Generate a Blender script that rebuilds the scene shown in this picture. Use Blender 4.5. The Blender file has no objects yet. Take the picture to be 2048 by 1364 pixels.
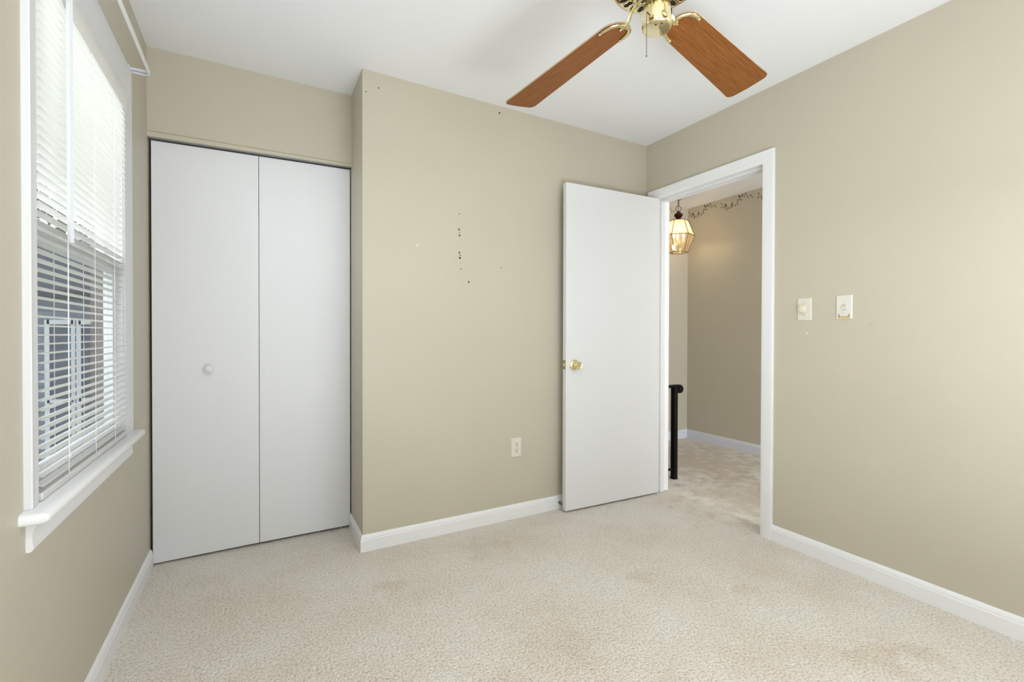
import bpy, bmesh, math, random
from mathutils import Vector, Matrix
random.seed(7)
PI = math.pi
scene = bpy.context.scene
COL = scene.collection

# ------------------------------------------------------------------ camera
CAM_Z = 1.1075
cam_d = bpy.data.cameras.new('camera')
cam_d.sensor_width = 36.0
cam_d.lens = 918.37 / 2048 * 36.0
cam_d.shift_y = -(682 - 675.02) / 2048
cam_d.clip_start = 0.02
cam = bpy.data.objects.new('camera', cam_d)
COL.objects.link(cam)
rv = Vector((0.874244, -0.485482, 0.002058))
uv = Vector((0.002435, 0.008625, 0.999960))
fv = Vector((0.485480, 0.874204, -0.008722))
m = Matrix.Identity(4)
for i in range(3):
    m[i][0], m[i][1], m[i][2] = rv[i], uv[i], -fv[i]
m[2][3] = CAM_Z
cam.matrix_world = m
scene.camera = cam

# ------------------------------------------------------------------ world, light, exposure
vs = scene.view_settings
vs.view_transform = 'Standard'
vs.look = 'None'
vs.gamma = 1.0
vs.use_curve_mapping = False
vs.exposure = -0.25

world = bpy.data.worlds.new('overcast_sky')
scene.world = world
world.use_nodes = True
wn = world.node_tree.nodes
wl = world.node_tree.links
wn.clear()
w_out = wn.new('ShaderNodeOutputWorld')
w_bg = wn.new('ShaderNodeBackground')
w_tc = wn.new('ShaderNodeTexCoord')
w_sep = wn.new('ShaderNodeSeparateXYZ')
w_ramp = wn.new('ShaderNodeValToRGB')
wl.new(w_tc.outputs['Generated'], w_sep.inputs[0])
wl.new(w_sep.outputs['Z'], w_ramp.inputs[0])
w_ramp.color_ramp.elements[0].position = 0.0
w_ramp.color_ramp.elements[0].color = (0.95, 0.97, 1.0, 1)
w_ramp.color_ramp.elements[1].position = 1.0
w_ramp.color_ramp.elements[1].color = (0.72, 0.85, 1.0, 1)
w_bg.inputs['Strength'].default_value = 3.0
wl.new(w_ramp.outputs[0], w_bg.inputs['Color'])
wl.new(w_bg.outputs[0], w_out.inputs[0])


def area(name, loc, rot, sx, sy, power, col=(1, 1, 1), spread=PI):
    d = bpy.data.lights.new(name, 'AREA')
    d.shape = 'RECTANGLE'
    d.size, d.size_y = sx, sy
    d.energy = power
    d.color = col
    d.spread = spread
    o = bpy.data.objects.new(name, d)
    o.location = loc
    o.rotation_euler = rot
    COL.objects.link(o)
    return o


# fill light added outside the unseen rear opening; side window keeps its daylight
area('rear_fill', (1.0, -1.32, 1.45), (PI / 2, 0, 0), 1.5, 1.2, 1.5, (0.84, 0.91, 1.0))
# soft fill lamps added out of view, standing in for a bounced ceiling flash
area('fill_upward', (0.70, -0.62, 0.30), (PI - 0.08, 0, 0), 1.5, 0.9, 76, (0.84, 0.91, 1.0))
area('fill_ceiling_right', (1.35, -0.02, 2.40), (0.06, 0.62, 0), 1.2, 0.8, 34, (0.86, 0.925, 1.0))
area('fill_ceiling_left', (-0.02, -0.10, 2.40), (0.10, -0.55, 0), 0.7, 0.8, 19, (0.86, 0.925, 1.0))
area('side_window_daylight', (-1.0, 1.85, 1.72), (0, -PI / 2 + 0.36, 0), 1.7, 0.9, 27, (0.95, 0.98, 1.0))
# narrow fill lamp added at the unseen hall end to brighten the hallway
area('hall_fill', (2.67, -1.25, 1.2), (PI / 2 - 0.05, 0, -0.55), 0.24, 1.8, 74, (0.90, 0.93, 1.0))

# ------------------------------------------------------------------ sizes of the room (metres)
XL, XR = -0.4456, 2.4225          # left wall, right wall
YB, XB, YC = 2.3976, 0.4670, 2.6991   # far wall, its outer corner, closet front
YR = -1.15                        # rear wall
H = 2.44
WT = 0.12
XH = XR + WT                      # hall side of the right wall
HX, HY = 4.02, 3.38               # hall far wall and end wall
DY0, DY1, DH = 1.535, 2.305, 2.036   # doorway in the right wall
WY0, WY1, WZ0, WZ1 = 1.443, 2.244, 0.717, 2.022   # window opening


# ------------------------------------------------------------------ materials
def new_mat(name):
    mt = bpy.data.materials.new(name)
    mt.use_nodes = True
    nt = mt.node_tree
    return mt, nt, nt.nodes['Principled BSDF']


def lin(r, g, b):
    f = lambda c: ((c / 255 + 0.055) / 1.055) ** 2.4 if c / 255 > 0.04045 else c / 255 / 12.92
    return (f(r), f(g), f(b), 1)


def simple(name, col, rough=0.5, metal=0.0, spec=0.5, bump=0.0, bscale=200, emit=None, estr=0.0, coat=0.0):
    mt, nt, b = new_mat(name)
    b.inputs['Base Color'].default_value = col
    b.inputs['Roughness'].default_value = rough
    b.inputs['Metallic'].default_value = metal
    b.inputs['Specular IOR Level'].default_value = spec
    b.inputs['Coat Weight'].default_value = coat
    if emit:
        b.inputs['Emission Color'].default_value = emit
        b.inputs['Emission Strength'].default_value = estr
    if bump:
        tc = nt.nodes.new('ShaderNodeTexCoord')
        n = nt.nodes.new('ShaderNodeTexNoise')
        n.inputs['Scale'].default_value = bscale
        n.inputs['Detail'].default_value = 3
        bp = nt.nodes.new('ShaderNodeBump')
        bp.inputs['Strength'].default_value = bump
        bp.inputs['Distance'].default_value = 0.002
        nt.links.new(tc.outputs['Object'], n.inputs['Vector'])
        nt.links.new(n.outputs['Fac'], bp.inputs['Height'])
        nt.links.new(bp.outputs[0], b.inputs['Normal'])
    return mt


def add_spots(nt, color_socket, spots, coord='Object', wobble=0.35, wscale=9.0, k_s=1.0):
    """stains and smudges with a shape of their own: (centre, radius, colour, strength)"""
    L = nt.links
    tc = nt.nodes.new('ShaderNodeTexCoord')
    nz = nt.nodes.new('ShaderNodeTexNoise')
    nz.inputs['Scale'].default_value = wscale
    nz.inputs['Detail'].default_value = 4
    L.new(tc.outputs[coord], nz.inputs['Vector'])
    cur = color_socket
    for c, r, col, s in spots:
        d = nt.nodes.new('ShaderNodeVectorMath')
        d.operation = 'DISTANCE'
        d.inputs[1].default_value = c
        L.new(tc.outputs[coord], d.inputs[0])
        a = nt.nodes.new('ShaderNodeMath')          # dist/r + wobble*(noise-.5)
        a.operation = 'DIVIDE'
        L.new(d.outputs['Value'], a.inputs[0])
        a.inputs[1].default_value = r
        w = nt.nodes.new('ShaderNodeMath')
        w.operation = 'MULTIPLY_ADD'
        L.new(nz.outputs['Fac'], w.inputs[0])
        w.inputs[1].default_value = wobble * 4
        L.new(a.outputs[0], w.inputs[2])
        mr = nt.nodes.new('ShaderNodeMapRange')
        mr.inputs['From Min'].default_value = wobble * 2 + 0.25
        mr.inputs['From Max'].default_value = wobble * 2 + 1.0
        mr.inputs['To Min'].default_value = s * k_s
        mr.inputs['To Max'].default_value = 0.0
        mr.interpolation_type = 'SMOOTHSTEP'
        L.new(w.outputs[0], mr.inputs['Value'])
        mx = nt.nodes.new('ShaderNodeMix')
        mx.data_type = 'RGBA'
        L.new(mr.outputs[0], mx.inputs['Factor'])
        L.new(cur, mx.inputs['A'])
        mx.inputs['B'].default_value = col
        cur = mx.outputs['Result']
    return cur


def paint(name, col, rough=0.45, spots=None, var=0.04):
    """rolled wall paint: faint mottling and orange-peel bump"""
    mt, nt, b = new_mat(name)
    L = nt.links
    tc = nt.nodes.new('ShaderNodeTexCoord')
    n1 = nt.nodes.new('ShaderNodeTexNoise')
    n1.inputs['Scale'].default_value = 1.7
    n1.inputs['Detail'].default_value = 5
    L.new(tc.outputs['Object'], n1.inputs['Vector'])
    rp = nt.nodes.new('ShaderNodeValToRGB')
    rp.color_ramp.elements[0].position = 0.3
    rp.color_ramp.elements[1].position = 0.7
    k = 1 - var
    rp.color_ramp.elements[0].color = (col[0] * k, col[1] * k, col[2] * k, 1)
    rp.color_ramp.elements[1].color = col
    L.new(n1.outputs['Fac'], rp.inputs[0])
    c = rp.outputs[0]
    if spots:
        c = add_spots(nt, c, spots)
    L.new(c, b.inputs['Base Color'])
    b.inputs['Roughness'].default_value = rough
    b.inputs['Specular IOR Level'].default_value = 0.35
    n2 = nt.nodes.new('ShaderNodeTexNoise')
    n2.inputs['Scale'].default_value = 160
    n2.inputs['Detail'].default_value = 2
    L.new(tc.outputs['Object'], n2.inputs['Vector'])
    bp = nt.nodes.new('ShaderNodeBump')
    bp.inputs['Strength'].default_value = 0.06
    bp.inputs['Distance'].default_value = 0.002
    L.new(n2.outputs['Fac'], bp.inputs['Height'])
    L.new(bp.outputs[0], b.inputs['Normal'])
    return mt


WALL = (0.548, 0.505, 0.402, 1)
SMUDGE = (0.46, 0.37, 0.25, 1)
m_wall = paint('beige_wall_paint', WALL)
m_wall_r = paint('beige_wall_paint_scuffed', WALL, spots=[
    ((XR, 1.030, 1.152), 0.016, SMUDGE, 0.55),
    ((XR, 1.062, 1.158), 0.008, SMUDGE, 0.5),
    ((XR, 1.06, 1.07), 0.05, (0.56, 0.48, 0.35, 1), 0.35),
    ((XR, 1.02, 1.31), 0.005, SMUDGE, 0.7),
    ((XR, 1.302, 1.112), 0.008, (0.78, 0.76, 0.70, 1), 0.9),
    ((XR, 1.09, 0.93), 0.035, (0.58, 0.51, 0.37, 1), 0.3),
])
m_ceil = paint('white_ceiling_paint', (0.865, 0.87, 0.885, 1), rough=0.7, var=0.015)
m_trim = simple('white_trim_enamel', (0.82, 0.825, 0.83, 1), 0.38, bump=0.03, bscale=40)
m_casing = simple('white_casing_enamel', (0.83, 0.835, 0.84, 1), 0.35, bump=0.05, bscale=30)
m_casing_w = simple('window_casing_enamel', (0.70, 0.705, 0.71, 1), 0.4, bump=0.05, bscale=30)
m_door = paint('white_door_paint', (0.735, 0.74, 0.745, 1), rough=0.4, var=0.012)
m_closet = paint('white_closet_door_paint', (0.76, 0.765, 0.78, 1), rough=0.42, var=0.012, spots=[
    ((0.085, YC + 0.025, 1.965), 0.05, (0.60, 0.60, 0.61, 1), 0.45),
    ((0.045, YC + 0.025, 1.985), 0.03, (0.62, 0.62, 0.63, 1), 0.4),
    ((0.11, YC + 0.025, 1.945), 0.02, (0.62, 0.62, 0.63, 1), 0.4),
])
m_dark = simple('closet_shadow_paint', (0.05, 0.045, 0.04, 1), 0.9)
m_track = simple('grey_track_metal', (0.28, 0.28, 0.29, 1), 0.45, 0.6)
m_plate = simple('ivory_plastic', (0.69, 0.67, 0.585, 1), 0.35)
m_plate_w = simple('aged_white_plastic', (0.70, 0.685, 0.615, 1), 0.35)
m_ivory = simple('cream_plastic', (0.72, 0.67, 0.52, 1), 0.35)
m_slot = simple('socket_black', (0.02, 0.02, 0.018, 1), 0.7)
m_screw = simple('painted_screw', (0.55, 0.52, 0.44, 1), 0.4, 0.3)
m_hole = simple('plaster_hole', (0.06, 0.045, 0.03, 1), 0.95)
m_brass = simple('polished_brass', (0.86, 0.76, 0.47, 1), 0.13, 1.0)
m_brass_d = simple('antique_brass', (0.46, 0.36, 0.19, 1), 0.28, 1.0)
m_came = simple('lantern_came', (0.13, 0.085, 0.04, 1), 0.5, 0.2)
m_bronze = simple('dark_bronze', (0.06, 0.018, 0.008, 1), 0.28, 0.5)
m_chain = simple('bead_chain_steel', (0.22, 0.19, 0.15, 1), 0.3, 1.0)
m_black = simple('black_wrought_iron', (0.004, 0.004, 0.004, 1), 0.5, 0.0, spec=0.12)
m_rubber = simple('dark_rubber', (0.02, 0.02, 0.02, 1), 0.8)
m_rod = simple('white_rod_enamel', (0.84, 0.84, 0.84, 1), 0.3)
m_rod_in = simple('rod_inside_grey', (0.42, 0.45, 0.55, 1), 0.5)
m_reveal = simple('brown_outer_trim', (0.21, 0.175, 0.155, 1), 0.7)
m_vinyl = simple('white_vinyl', (0.80, 0.81, 0.82, 1), 0.4)
m_cord = simple('white_cord', (0.80, 0.80, 0.78, 1), 0.8)
m_wand = simple('clear_white_wand', (0.66, 0.68, 0.69, 1), 0.2)
m_leaf = simple('stencil_paint', (0.13, 0.10, 0.055, 1), 0.8)
m_hallbase_shade = simple('hall_base_shaded', (0.68, 0.71, 0.78, 1), 0.45)  # white enamel with the hall's bluish shade put into its colour


def slat_mat():
    mt, nt, b = new_mat('white_slat_vinyl')
    b.inputs['Base Color'].default_value = (0.86, 0.855, 0.83, 1)
    b.inputs['Roughness'].default_value = 0.4
    tr = nt.nodes.new('ShaderNodeBsdfTranslucent')
    tr.inputs['Color'].default_value = (0.86, 0.84, 0.78, 1)
    mx = nt.nodes.new('ShaderNodeMixShader')
    mx.inputs['Fac'].default_value = 0.22
    out = nt.nodes['Material Output']
    nt.links.new(b.outputs[0], mx.inputs[1])
    nt.links.new(tr.outputs[0], mx.inputs[2])
    nt.links.new(mx.outputs[0], out.inputs[0])
    return mt


m_slat = slat_mat()


def thin_glass(name, tint, refl=0.08, diff=0.0, dcol=(1, 1, 1, 1), translucent=False):
    mt, nt, b = new_mat(name)
    out = nt.nodes['Material Output']
    nt.nodes.remove(b)
    t = nt.nodes.new('ShaderNodeBsdfTransparent')
    t.inputs['Color'].default_value = tint
    g = nt.nodes.new('ShaderNodeBsdfGlossy')
    g.inputs['Roughness'].default_value = 0.03
    mx = nt.nodes.new('ShaderNodeMixShader')
    mx.inputs['Fac'].default_value = refl
    nt.links.new(t.outputs[0], mx.inputs[1])
    nt.links.new(g.outputs[0], mx.inputs[2])
    last = mx
    if diff:
        d = nt.nodes.new('ShaderNodeBsdfTranslucent' if translucent else 'ShaderNodeBsdfDiffuse')
        d.inputs['Color'].default_value = dcol
        m2 = nt.nodes.new('ShaderNodeMixShader')
        m2.inputs['Fac'].default_value = diff
        nt.links.new(mx.outputs[0], m2.inputs[1])
        nt.links.new(d.outputs[0], m2.inputs[2])
        last = m2
    nt.links.new(last.outputs[0], out.inputs[0])
    return mt


m_glass = thin_glass('window_glass', (0.97, 0.98, 0.98, 1), 0.06)
m_screen = thin_glass('insect_mesh', (0.90, 0.91, 0.92, 1), 0.0, 0.16, (0.12, 0.12, 0.13, 1))
m_lglass = thin_glass('bevelled_lantern_glass', (1.0, 0.95, 0.86, 1), 0.10, 0.05, (1.0, 0.86, 0.62, 1), True)
m_frost = thin_glass('frosted_lantern_glass', (1.0, 0.95, 0.85, 1), 0.06, 0.55, (0.60, 0.51, 0.37, 1), True)


def wood(name, c1, c2, c3):
    mt, nt, b = new_mat(name)
    L = nt.links
    uvn = nt.nodes.new('ShaderNodeUVMap')
    uvn.uv_map = 'grain'
    mp = nt.nodes.new('ShaderNodeMapping')
    mp.inputs['Scale'].default_value = (3.0, 60.0, 1.0)
    L.new(uvn.outputs[0], mp.inputs[0])
    n = nt.nodes.new('ShaderNodeTexNoise')
    n.inputs['Scale'].default_value = 3.2
    n.inputs['Detail'].default_value = 8
    n.inputs['Roughness'].default_value = 0.65
    n.inputs['Distortion'].default_value = 0.6
    L.new(mp.outputs[0], n.inputs['Vector'])
    rp = nt.nodes.new('ShaderNodeValToRGB')
    rp.color_ramp.elements[0].position = 0.30
    rp.color_ramp.elements[0].color = c1
    rp.color_ramp.elements[1].position = 0.72
    rp.color_ramp.elements[1].color = c3
    e = rp.color_ramp.elements.new(0.5)
    e.color = c2
    L.new(n.outputs['Fac'], rp.inputs[0])
    L.new(rp.outputs[0], b.inputs['Base Color'])
    b.inputs['Roughness'].default_value = 0.5
    b.inputs['Specular IOR Level'].default_value = 0.22
    return mt


m_blade = wood('oak_blade_veneer', (0.155, 0.052, 0.010, 1), (0.235, 0.084, 0.018, 1), (0.31, 0.122, 0.031, 1))
m_blade_edge = simple('blade_edge_band', (0.42, 0.34, 0.22, 1), 0.5)


def carpet_mat():
    mt, nt, b = new_mat('beige_carpet_pile')
    L = nt.links
    tc = nt.nodes.new('ShaderNodeTexCoord')
    big = nt.nodes.new('ShaderNodeTexNoise')
    big.inputs['Scale'].default_value = 2.6
    big.inputs['Detail'].default_value = 6
    big.inputs['Roughness'].default_value = 0.6
    L.new(tc.outputs['Object'], big.inputs['Vector'])
    rp = nt.nodes.new('ShaderNodeValToRGB')
    rp.color_ramp.elements[0].position = 0.32
    rp.color_ramp.elements[0].color = (0.69, 0.61, 0.515, 1)
    rp.color_ramp.elements[1].position = 0.62
    rp.color_ramp.elements[1].color = (0.75, 0.705, 0.63, 1)
    L.new(big.outputs['Fac'], rp.inputs[0])
    ST = (0.56, 0.445, 0.315, 1)
    DK = (0.53, 0.45, 0.34, 1)
    spots = [((0.54, 1.98, 0), 0.07, ST, 0.5), ((0.46, 2.02, 0), 0.05, ST, 0.4),
             ((0.66, 1.25, 0), 0.10, ST, 0.5), ((0.58, 1.18, 0), 0.06, ST, 0.35),
             ((1.52, 1.53, 0), 0.09, ST, 0.4), ((1.85, 1.25, 0), 0.07, ST, 0.35),
             ((1.85, 0.75, 0), 0.12, ST, 0.5), ((2.0, 0.70, 0), 0.10, ST, 0.5),
             ((1.02, 1.31, 0), 0.12, DK, 0.35), ((1.15, 1.00, 0), 0.10, DK, 0.3),
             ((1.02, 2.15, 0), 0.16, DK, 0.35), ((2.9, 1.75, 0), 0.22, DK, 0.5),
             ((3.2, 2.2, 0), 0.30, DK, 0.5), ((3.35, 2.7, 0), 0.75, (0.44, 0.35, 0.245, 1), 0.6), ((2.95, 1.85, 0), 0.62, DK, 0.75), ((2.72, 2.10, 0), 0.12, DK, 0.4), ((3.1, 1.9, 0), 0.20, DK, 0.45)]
    c = add_spots(nt, rp.outputs[0], spots, wobble=0.75, wscale=11, k_s=0.75)
    # tufts
    tf = nt.nodes.new('ShaderNodeTexNoise')
    tf.inputs['Scale'].default_value = 120
    tf.inputs['Detail'].default_value = 3
    tf.inputs['Roughness'].default_value = 0.65
    L.new(tc.outputs['Object'], tf.inputs['Vector'])
    vo = nt.nodes.new('ShaderNodeTexVoronoi')
    vo.inputs['Scale'].default_value = 105
    vo.inputs['Randomness'].default_value = 1.0
    L.new(tc.outputs['Object'], vo.inputs['Vector'])
    r2 = nt.nodes.new('ShaderNodeValToRGB')
    r2.color_ramp.elements[0].position = 0.33
    r2.color_ramp.elements[0].color = (0.65, 0.635, 0.61, 1)
    r2.color_ramp.elements[1].position = 0.52
    r2.color_ramp.elements[1].color = (1.06, 1.06, 1.06, 1)
    L.new(tf.outputs['Fac'], r2.inputs[0])
    mx = nt.nodes.new('ShaderNodeMix')
    mx.data_type = 'RGBA'
    mx.blend_type = 'MULTIPLY'
    mx.inputs['Factor'].default_value = 1.0
    L.new(c, mx.inputs['A'])
    L.new(r2.outputs[0], mx.inputs['B'])
    L.new(mx.outputs['Result'], b.inputs['Base Color'])
    b.inputs['Roughness'].default_value = 0.95
    b.inputs['Specular IOR Level'].default_value = 0.1
    b.inputs['Sheen Weight'].default_value = 0.15
    ad = nt.nodes.new('ShaderNodeMath')
    ad.operation = 'SUBTRACT'
    L.new(tf.outputs['Fac'], ad.inputs[0])
    L.new(vo.outputs['Distance'], ad.inputs[1])
    bp = nt.nodes.new('ShaderNodeBump')
    bp.inputs['Strength'].default_value = 0.7
    bp.inputs['Distance'].default_value = 0.006
    L.new(ad.outputs[0], bp.inputs['Height'])
    L.new(bp.outputs[0], b.inputs['Normal'])
    return mt


m_carpet = carpet_mat()


# ------------------------------------------------------------------ mesh helpers
class MB:
    """collects shapes in world coordinates; build() links them as ONE mesh object"""

    def __init__(self):
        self.bm = bmesh.new()

    def quad(self, *pts):
        self.bm.faces.new([self.bm.verts.new(p) for p in pts])

    def box(self, x0, x1, y0, y1, z0, z1):
        v = [self.bm.verts.new((x, y, z)) for x in (x0, x1) for y in (y0, y1) for z in (z0, z1)]
        for f in ((0, 1, 3, 2), (4, 6, 7, 5), (0, 4, 5, 1), (2, 3, 7, 6), (0, 2, 6, 4), (1, 5, 7, 3)):
            self.bm.faces.new([v[i] for i in f])
        return self

    def obox(self, c, ax, ay, az):
        c, ax, ay, az = map(Vector, (c, ax, ay, az))
        v = [self.bm.verts.new(c + ax * i + ay * j + az * k) for i in (-1, 1) for j in (-1, 1) for k in (-1, 1)]
        for f in ((0, 1, 3, 2), (4, 6, 7, 5), (0, 4, 5, 1), (2, 3, 7, 6), (0, 2, 6, 4), (1, 5, 7, 3)):
            self.bm.faces.new([v[i] for i in f])
        return self

    def hexa(self, pts):
        """8 points ordered as box: (x0y0z0, x0y0z1, x0y1z0, x0y1z1, x1...)"""
        v = [self.bm.verts.new(p) for p in pts]
        for f in ((0, 1, 3, 2), (4, 6, 7, 5), (0, 4, 5, 1), (2, 3, 7, 6), (0, 2, 6, 4), (1, 5, 7, 3)):
            self.bm.faces.new([v[i] for i in f])
        return self

    def loft(self, rings, closed=True, caps=True):
        R = [[self.bm.verts.new(p) for p in r] for r in rings]
        n = len(R[0])
        for a, b in zip(R, R[1:]):
            for i in range(n if closed else n - 1):
                j = (i + 1) % n
                self.bm.faces.new((a[i], a[j], b[j], b[i]))
        if caps and closed:
            self.bm.faces.new(R[0][::-1])
            self.bm.faces.new(R[-1])
        return self

    def lathe(self, prof, c, axis=(0, 0, 1), n=32, ribs=0, rib_amp=0.0):
        c, az = Vector(c), Vector(axis).normalized()
        ax = az.orthogonal().normalized()
        ay = az.cross(ax)
        rings = []
        for r, z in prof:
            ring = []
            for k in range(n):
                a = 2 * PI * k / n
                rr = max(r, 1e-5) + (rib_amp * (1 if k % 2 else -1) if ribs else 0)
                ring.append(c + (ax * math.cos(a) + ay * math.sin(a)) * rr + az * z)
            rings.append(ring)
        return self.loft(rings)

    def tube(self, path, r, n=10, flat=1.0, up=None, caps=True):
        P = [Vector(p) for p in path]
        rs = r if isinstance(r, (list, tuple)) else [r] * len(P)
        rings = []
        prev = None
        for i, p in enumerate(P):
            t = (P[min(i + 1, len(P) - 1)] - P[max(i - 1, 0)]).normalized()
            if up is not None:
                s = t.cross(Vector(up)).normalized()
            elif prev is None:
                s = t.orthogonal().normalized()
            else:
                s = (prev - t * prev.dot(t)).normalized()
            prev = s
            q = s.cross(t).normalized()
            rings.append([p + s * math.cos(2 * PI * k / n) * rs[i] + q * math.sin(2 * PI * k / n) * rs[i] * flat for k in range(n)])
        return self.loft(rings, caps=caps)

    def ring(self, path, r, n=8):
        """closed tube"""
        P = [Vector(p) for p in path]
        N = len(P)
        nrm = Vector((0, 0, 0))
        for i in range(N):
            nrm += (P[i] - P[0]).cross(P[(i + 1) % N] - P[0])
        nrm.normalize()
        R = []
        for i in range(N):
            t = (P[(i + 1) % N] - P[i - 1]).normalized()
            s = t.cross(nrm).normalized()
            R.append([self.bm.verts.new(P[i] + s * math.cos(2 * PI * k / n) * r + nrm * math.sin(2 * PI * k / n) * r) for k in range(n)])
        for i in range(N):
            a, b = R[i], R[(i + 1) % N]
            for k in range(n):
                self.bm.faces.new((a[k], a[(k + 1) % n], b[(k + 1) % n], b[k]))
        return self

    def ball(self, c, r, u=12, v=8, scale=(1, 1, 1)):
        c = Vector(c)
        prof = [(r * math.sin(PI * i / v), -r * math.cos(PI * i / v)) for i in range(v + 1)]
        rings = []
        for rr, z in prof:
            rr = max(rr, r * 0.02)
            rings.append([c + Vector((rr * math.cos(2 * PI * k / u) * scale[0], rr * math.sin(2 * PI * k / u) * scale[1], z * scale[2])) for k in range(u)])
        return self.loft(rings)

    def prism(self, poly, nrm, h):
        """polygon (3D points) extruded along nrm by h"""
        nv = Vector(nrm) * h
        return self.loft([[Vector(p) for p in poly], [Vector(p) + nv for p in poly]])

    def build(self, name, mat, parent=None, origin=None, bevel=0.0, segs=2, smooth=True, angle=40, frame=None):
        bmesh.ops.recalc_face_normals(self.bm, faces=self.bm.faces)
        if frame is not None:                    # planar grain coordinates along the part
            o0, du, dv = frame
            lay = self.bm.loops.layers.uv.new('grain')
            for f in self.bm.faces:
                for lp in f.loops:
                    d = lp.vert.co - o0
                    lp[lay].uv = (d.dot(du), d.dot(dv))
        base = Vector((0, 0, 0))
        if parent is not None:
            base = wloc(parent)
        elif origin is not None:
            base = Vector(origin)
        o2 = base
        for v in self.bm.verts:
            v.co -= o2
        me = bpy.data.meshes.new(name)
        self.bm.to_mesh(me)
        self.bm.free()
        me.materials.append(mat)
        if smooth:
            me.polygons.foreach_set('use_smooth', [True] * len(me.polygons))
            me.set_sharp_from_angle(angle=math.radians(angle))
        ob = bpy.data.objects.new(name, me)
        COL.objects.link(ob)
        if parent is not None:
            ob.parent = parent
        else:
            ob.location = base
        if bevel:
            md = ob.modifiers.new('bevel', 'BEVEL')
            md.width = bevel
            md.segments = segs
            md.limit_method = 'ANGLE'
            md.angle_limit = math.radians(40)
        return ob


def wloc(o):
    v = Vector((0, 0, 0))
    while o is not None:
        v += o.location
        o = o.parent
    return v


def tag(o, label=None, cat=None, group=None, kind=None):
    for k, v in (('label', label), ('category', cat), ('group', group), ('kind', kind)):
        if v:
            o[k] = v
    return o


def thing(name, loc, label, cat, group=None, kind=None):
    o = bpy.data.objects.new(name, None)
    o.empty_display_size = 0.05
    COL.objects.link(o)
    o.location = loc
    return tag(o, label, cat, group, kind)


def struct(o, label, cat):
    return tag(o, label, cat, kind='structure')


# ------------------------------------------------------------------ the shell
# carpet, in one piece from the bedroom through the doorway into the hall
f = MB()
f.box(XL - 0.2, HX + 0.2, YR - 0.2, HY + 0.2, -0.12, 0.0)
floor = struct(f.build('floor', m_carpet), 'worn beige cut pile carpet running from bedroom into hallway', 'carpet')

c = MB()
c.box(XL - 0.2, HX + 0.2, YR - 0.2, HY + 0.2, H, H + 0.12)
struct(c.build('ceiling', m_ceil), 'flat white painted ceiling above the bedroom and hall', 'ceiling')

# left wall with the window hole
WO = XL - 0.088
w = MB()
w.box(WO, XL, YR - 0.2, WY0, 0, H)
w.box(WO, XL, WY1, HY + 0.2, 0, H)
w.box(WO, XL, WY0, WY1, 0, WZ0)
w.box(WO, XL, WY0, WY1, WZ1, H)
struct(w.build('wall_left', m_wall, smooth=False), 'beige painted wall that holds the window', 'wall')

# far wall: projecting block beside the closet
w = MB()
w.box(XB, XR, YB, HY + 0.2, 0, H)
wall_far = struct(w.build('wall_far', m_wall, smooth=False), 'beige projecting wall between closet and bedroom door, with old nail holes', 'wall')
for (x, z, r) in [(0.9925, 1.7776, .0035), (0.9905, 1.6894, .0055), (0.9935, 1.6729, .003), (0.9936, 1.6562, .0055),
                  (0.9928, 1.561, .0055), (0.9967, 1.5473, .004), (0.9961, 1.5313, .0065), (0.9998, 1.4999, .002),
                  (1.0013, 1.4692, .0035), (1.0029, 1.3907, .002), (1.0502, 1.399, .0055), (1.2564, 1.4958, .0035),
                  (1.2446, 2.3986, .006), (0.5468, 2.3628, .004), (0.4846, 2.329, .003)]:
    h = MB()
    h.lathe([(r, 0), (r * 0.95, 0.0006), (r * 0.4, 0.0009)], (x, YB + 0.0002, z), (0, -1, 0), 9)
    h.build('nail_hole', m_hole, wall_far)
h = MB()
h.lathe([(.006, 0), (.0055, 0.001), (.002, 0.0016)], (0.7492, YB + 0.0002, 1.5771), (0, -1, 0), 10)
h.build('filler_patch', m_plate, wall_far)

# right wall with the doorway; the hall side shares it
w = MB()
w.box(XR, XH, YR - 0.2, DY0 - 0.019, 0, H)
w.box(XR, XH, DY1 + 0.019, YB + 0.0, 0, H)
w.box(XR, XH, YB, HY + 0.2, 0, H)
w.box(XR, XH, DY0 - 0.019, DY1 + 0.019, DH + 0.019, H)
struct(w.build('wall_right', m_wall_r, smooth=False), 'beige wall with the doorway, light switches and scuff marks', 'wall')

# rear wall behind the camera with an opening added to let light in
w = MB()
RX0, RX1, RZ0, RZ1 = 0.25, 1.75, 0.85, 2.05
w.box(XL, RX0, YR - 0.15, YR, 0, H)
w.box(RX1, XR, YR - 0.15, YR, 0, H)
w.box(RX0, RX1, YR - 0.15, YR, 0, RZ0)
w.box(RX0, RX1, YR - 0.15, YR, RZ1, H)
struct(w.build('wall_rear', m_wall, smooth=False), 'beige wall behind the viewer with an opening added for light', 'wall')

# closet front: header over the bifold doors, its lower edge slightly out of level
w = MB()
za, zb = 2.0232, 2.0405


def hz(x):
    return za + (zb - za) * (x - XL) / (XB - XL)


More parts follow.
